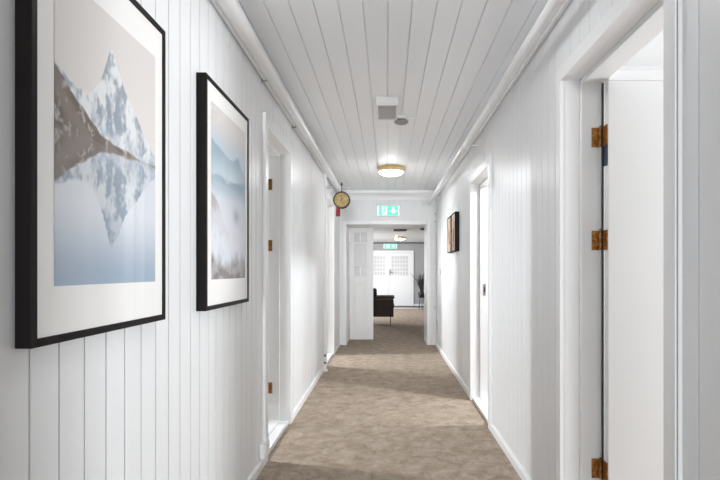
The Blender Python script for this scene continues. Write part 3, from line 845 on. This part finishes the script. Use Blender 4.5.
# ------------------------------------------------------------------ hanging clock on its wall bracket
cx, cy, cz, cr = -0.557, 6.40, 2.045, 0.106
t = thing('hanging_clock', 'round clock with gold face and dark rim on a wall bracket', 'clock', (cx, cy, cz))
MB().lathe([(0.06, 0.03), (cr*0.93, 0.03), (cr, 0.02), (cr, -0.022), (cr*0.95, -0.034), (cr*0.84, -0.034), (cr*0.82, -0.024), (0.05, -0.024)], (cx, cy, cz), 'y', 48).build('rim', M['clock_rim'], t, smooth=True)
fc = MB().lathe([(cr*0.83, -0.0245), (cr*0.83, -0.027), (0.01, -0.0275)], (cx, cy, cz), 'y', 48).build('clock_face', M['clock_face'], t, smooth=True)
for k in range(12):
    m = MB(); a = k*math.pi/6; ca, sa = math.sin(a), math.cos(a); r0, r1, w_ = cr*0.66, cr*0.77, 0.0028
    P = [(cx + ca*r0 - sa*w_, cz + sa*r0 + ca*w_), (cx + ca*r0 + sa*w_, cz + sa*r0 - ca*w_), (cx + ca*r1 + sa*w_, cz + sa*r1 - ca*w_), (cx + ca*r1 - sa*w_, cz + sa*r1 + ca*w_)]
    m.prism(P, 'y', cy - 0.0285, cy - 0.0275)
    m.build('hour_mark', M['clock_rim'], fc)
def hand(name, ang, length, w_):
    ca, sa = math.sin(ang), math.cos(ang)
    P = [(cx - ca*0.012 - sa*w_, cz - sa*0.012 + ca*w_), (cx - ca*0.012 + sa*w_, cz - sa*0.012 - ca*w_), (cx + ca*length + sa*w_*.4, cz + sa*length - ca*w_*.4), (cx + ca*length - sa*w_*.4, cz + sa*length + ca*w_*.4)]
    MB().prism(P, 'y', cy - 0.031, cy - 0.029).build(name, M['black'], t)
hand('minute_hand', math.radians(0), 0.062, 0.0035)
hand('hour_hand', math.radians(40), 0.040, 0.0045)
m = MB(); m.tube([(cx, cy, cz + cr - 0.004), (cx, cy, cz + cr + 0.075)], 0.0045, 10)
m.lathe([(0.003, 0), (0.011, 0.012), (0.012, 0.025), (0.006, 0.040), (0.001, 0.05)], (cx, cy, cz + cr + 0.07), 'z', 16)
m.lathe([(0.004, -0.006), (0.014, -0.003), (0.014, 0.004), (0.004, 0.008)], (cx, cy, cz + cr), 'z', 16)
m.build('hanger_rod', M['clock_rim'], t, smooth=True)
zb = cz + cr + 0.045
m = MB(); m.tube([(XL + 0.004, cy, zb), (cx + 0.10, cy, zb)], 0.0045, 10)
m.tube([(XL + 0.006, cy, zb - 0.07), (XL + 0.05, cy, zb - 0.045), (XL + 0.10, cy, zb - 0.004)], 0.0045, 10)
m.build('bracket_arm', M['pipe'], t, smooth=True)
m = MB(); m.box(XL, XL + 0.012, cy - 0.022, cy + 0.022, zb - 0.09, zb + 0.03)
m.tube([(XL + 0.012, cy, zb), (XL + 0.11, cy, zb)], 0.012, 12)
m.build('wall_plate', M['grey'], t, smooth=True)
m = MB(); tx0 = cx - 0.066
m.prism([(tx0, cz - 0.085), (tx0 + 0.042, cz - 0.095), (tx0 + 0.048, cz - 0.195), (tx0 - 0.006, cz - 0.195)], 'y', cy - 0.012, cy + 0.004)
for k in range(6): m.tube([(tx0 + 0.002 + k*0.008, cy - 0.006, cz - 0.105), (tx0 + k*0.0088, cy - 0.012, cz - 0.200)], 0.0046, 8)
m.build('red_tassel', M['red'], t, smooth=True)

# ------------------------------------------------------------------ lobby armchair
ax0, ax1, ay0, ay1 = -0.60, 0.155, 10.98, 11.72
t = thing('armchair', 'dark brown leather armchair seen from its side beyond the doorway', 'armchair', ((ax0+ax1)/2, (ay0+ay1)/2, 0))
def armrest(y0, y1):
    MB().box(ax0 + 0.02, ax1 - 0.015, y0, y1, 0.20, 0.572).build('armrest', M['leather'], t, bevel=0.018, seg=3)
armrest(ay0, ay0 + 0.12); armrest(ay1 - 0.12, ay1)
for y0 in (ay0 - 0.005, ay1 - 0.125):
    MB().box(ax0 + 0.02, ax1 + 0.005, y0, y0 + 0.13, 0.584, 0.625).build('arm_pad', M['leather'], t, bevel=0.014, seg=3)
    MB().box(ax0 + 0.03, ax1 - 0.02, y0 + 0.01, y0 + 0.12, 0.570, 0.586).build('arm_piping', M['screw'], t)
MB().box(ax0 + 0.14, ax1 - 0.02, ay0 + 0.121, ay1 - 0.121, 0.22, 0.36).build('seat_base', M['leather'], t, bevel=0.01)
MB().box(ax0 + 0.20, ax1 + 0.0, ay0 + 0.124, ay1 - 0.124, 0.362, 0.47).build('seat', M['leather'], t, bevel=0.03, seg=3)
m = MB(); m.prism([(ax0 + 0.13, 0.20), (ax0 + 0.25, 0.20), (ax0 + 0.38, 0.62), (ax0 + 0.37, 0.78), (ax0 + 0.26, 0.80), (ax0 + 0.14, 0.60)], 'y', ay0 + 0.121, ay1 - 0.121)
m.build('backrest', M['leather'], t, bevel=0.03, seg=3)
for (lx, ly) in ((ax0 + 0.08, ay0 + 0.06), (ax1 - 0.08, ay0 + 0.06), (ax0 + 0.08, ay1 - 0.06), (ax1 - 0.08, ay1 - 0.06)):
    MB().tube([(lx, ly, 0.003), (lx, ly, 0.205)], [0.006, 0.008], 12).build('leg', M['screw'], t, smooth=True)

# ------------------------------------------------------------------ plant of dried grass on a stand
px, py = 1.075, 16.0
t = thing('plant_stand', 'slim dark stand carrying a potted plant in the lobby', 'plant stand', (px, py, 0.0))
MB().lathe([(0.10, 0.345), (0.13, 0.350), (0.13, 0.368), (0.10, 0.37)], (px, py, 0), 'z', 28).build('tabletop', M['pot'], t, smooth=True)
for k in range(3):
    a = k*2*math.pi/3 + 0.5
    MB().tube([(px + 0.10*math.cos(a), py + 0.10*math.sin(a), 0.002), (px + 0.06*math.cos(a), py + 0.06*math.sin(a), 0.35)], 0.011, 10).build('leg', M['pot'], t, smooth=True)
t = thing('potted_plant', 'dark dried grass fanning out of a black pot by the grey wall', 'plant', (px, py, 0.371))
MB().lathe([(0.05, 0.0), (0.085, 0.0), (0.12, 0.07), (0.115, 0.12), (0.085, 0.15), (0.07, 0.15), (0.07, 0.14)], (px, py, 0.371), 'z', 28).build('pot', M['pot'], t, smooth=True)
m = MB()
for k in range(90):
    a = random.uniform(0, 2*math.pi); sp = random.uniform(0.05, 0.40)*random.uniform(0.4, 1); h = random.uniform(0.38, 0.72)
    bx, by = px + random.uniform(-.04, .04), py + random.uniform(-.04, .04)
    P = []
    for i in range(5):
        s = i/4; P.append((bx + math.cos(a)*sp*s**1.6*1.0 - 0.06*s, by + math.sin(a)*sp*s**1.6*0.7, 0.51 + h*(s - 0.10*s*s)))
    m.tube(P, [0.007, 0.0065, 0.0055, 0.004, 0.001], 5)
m.build('grass_blades', M['grass'], t, smooth=True)
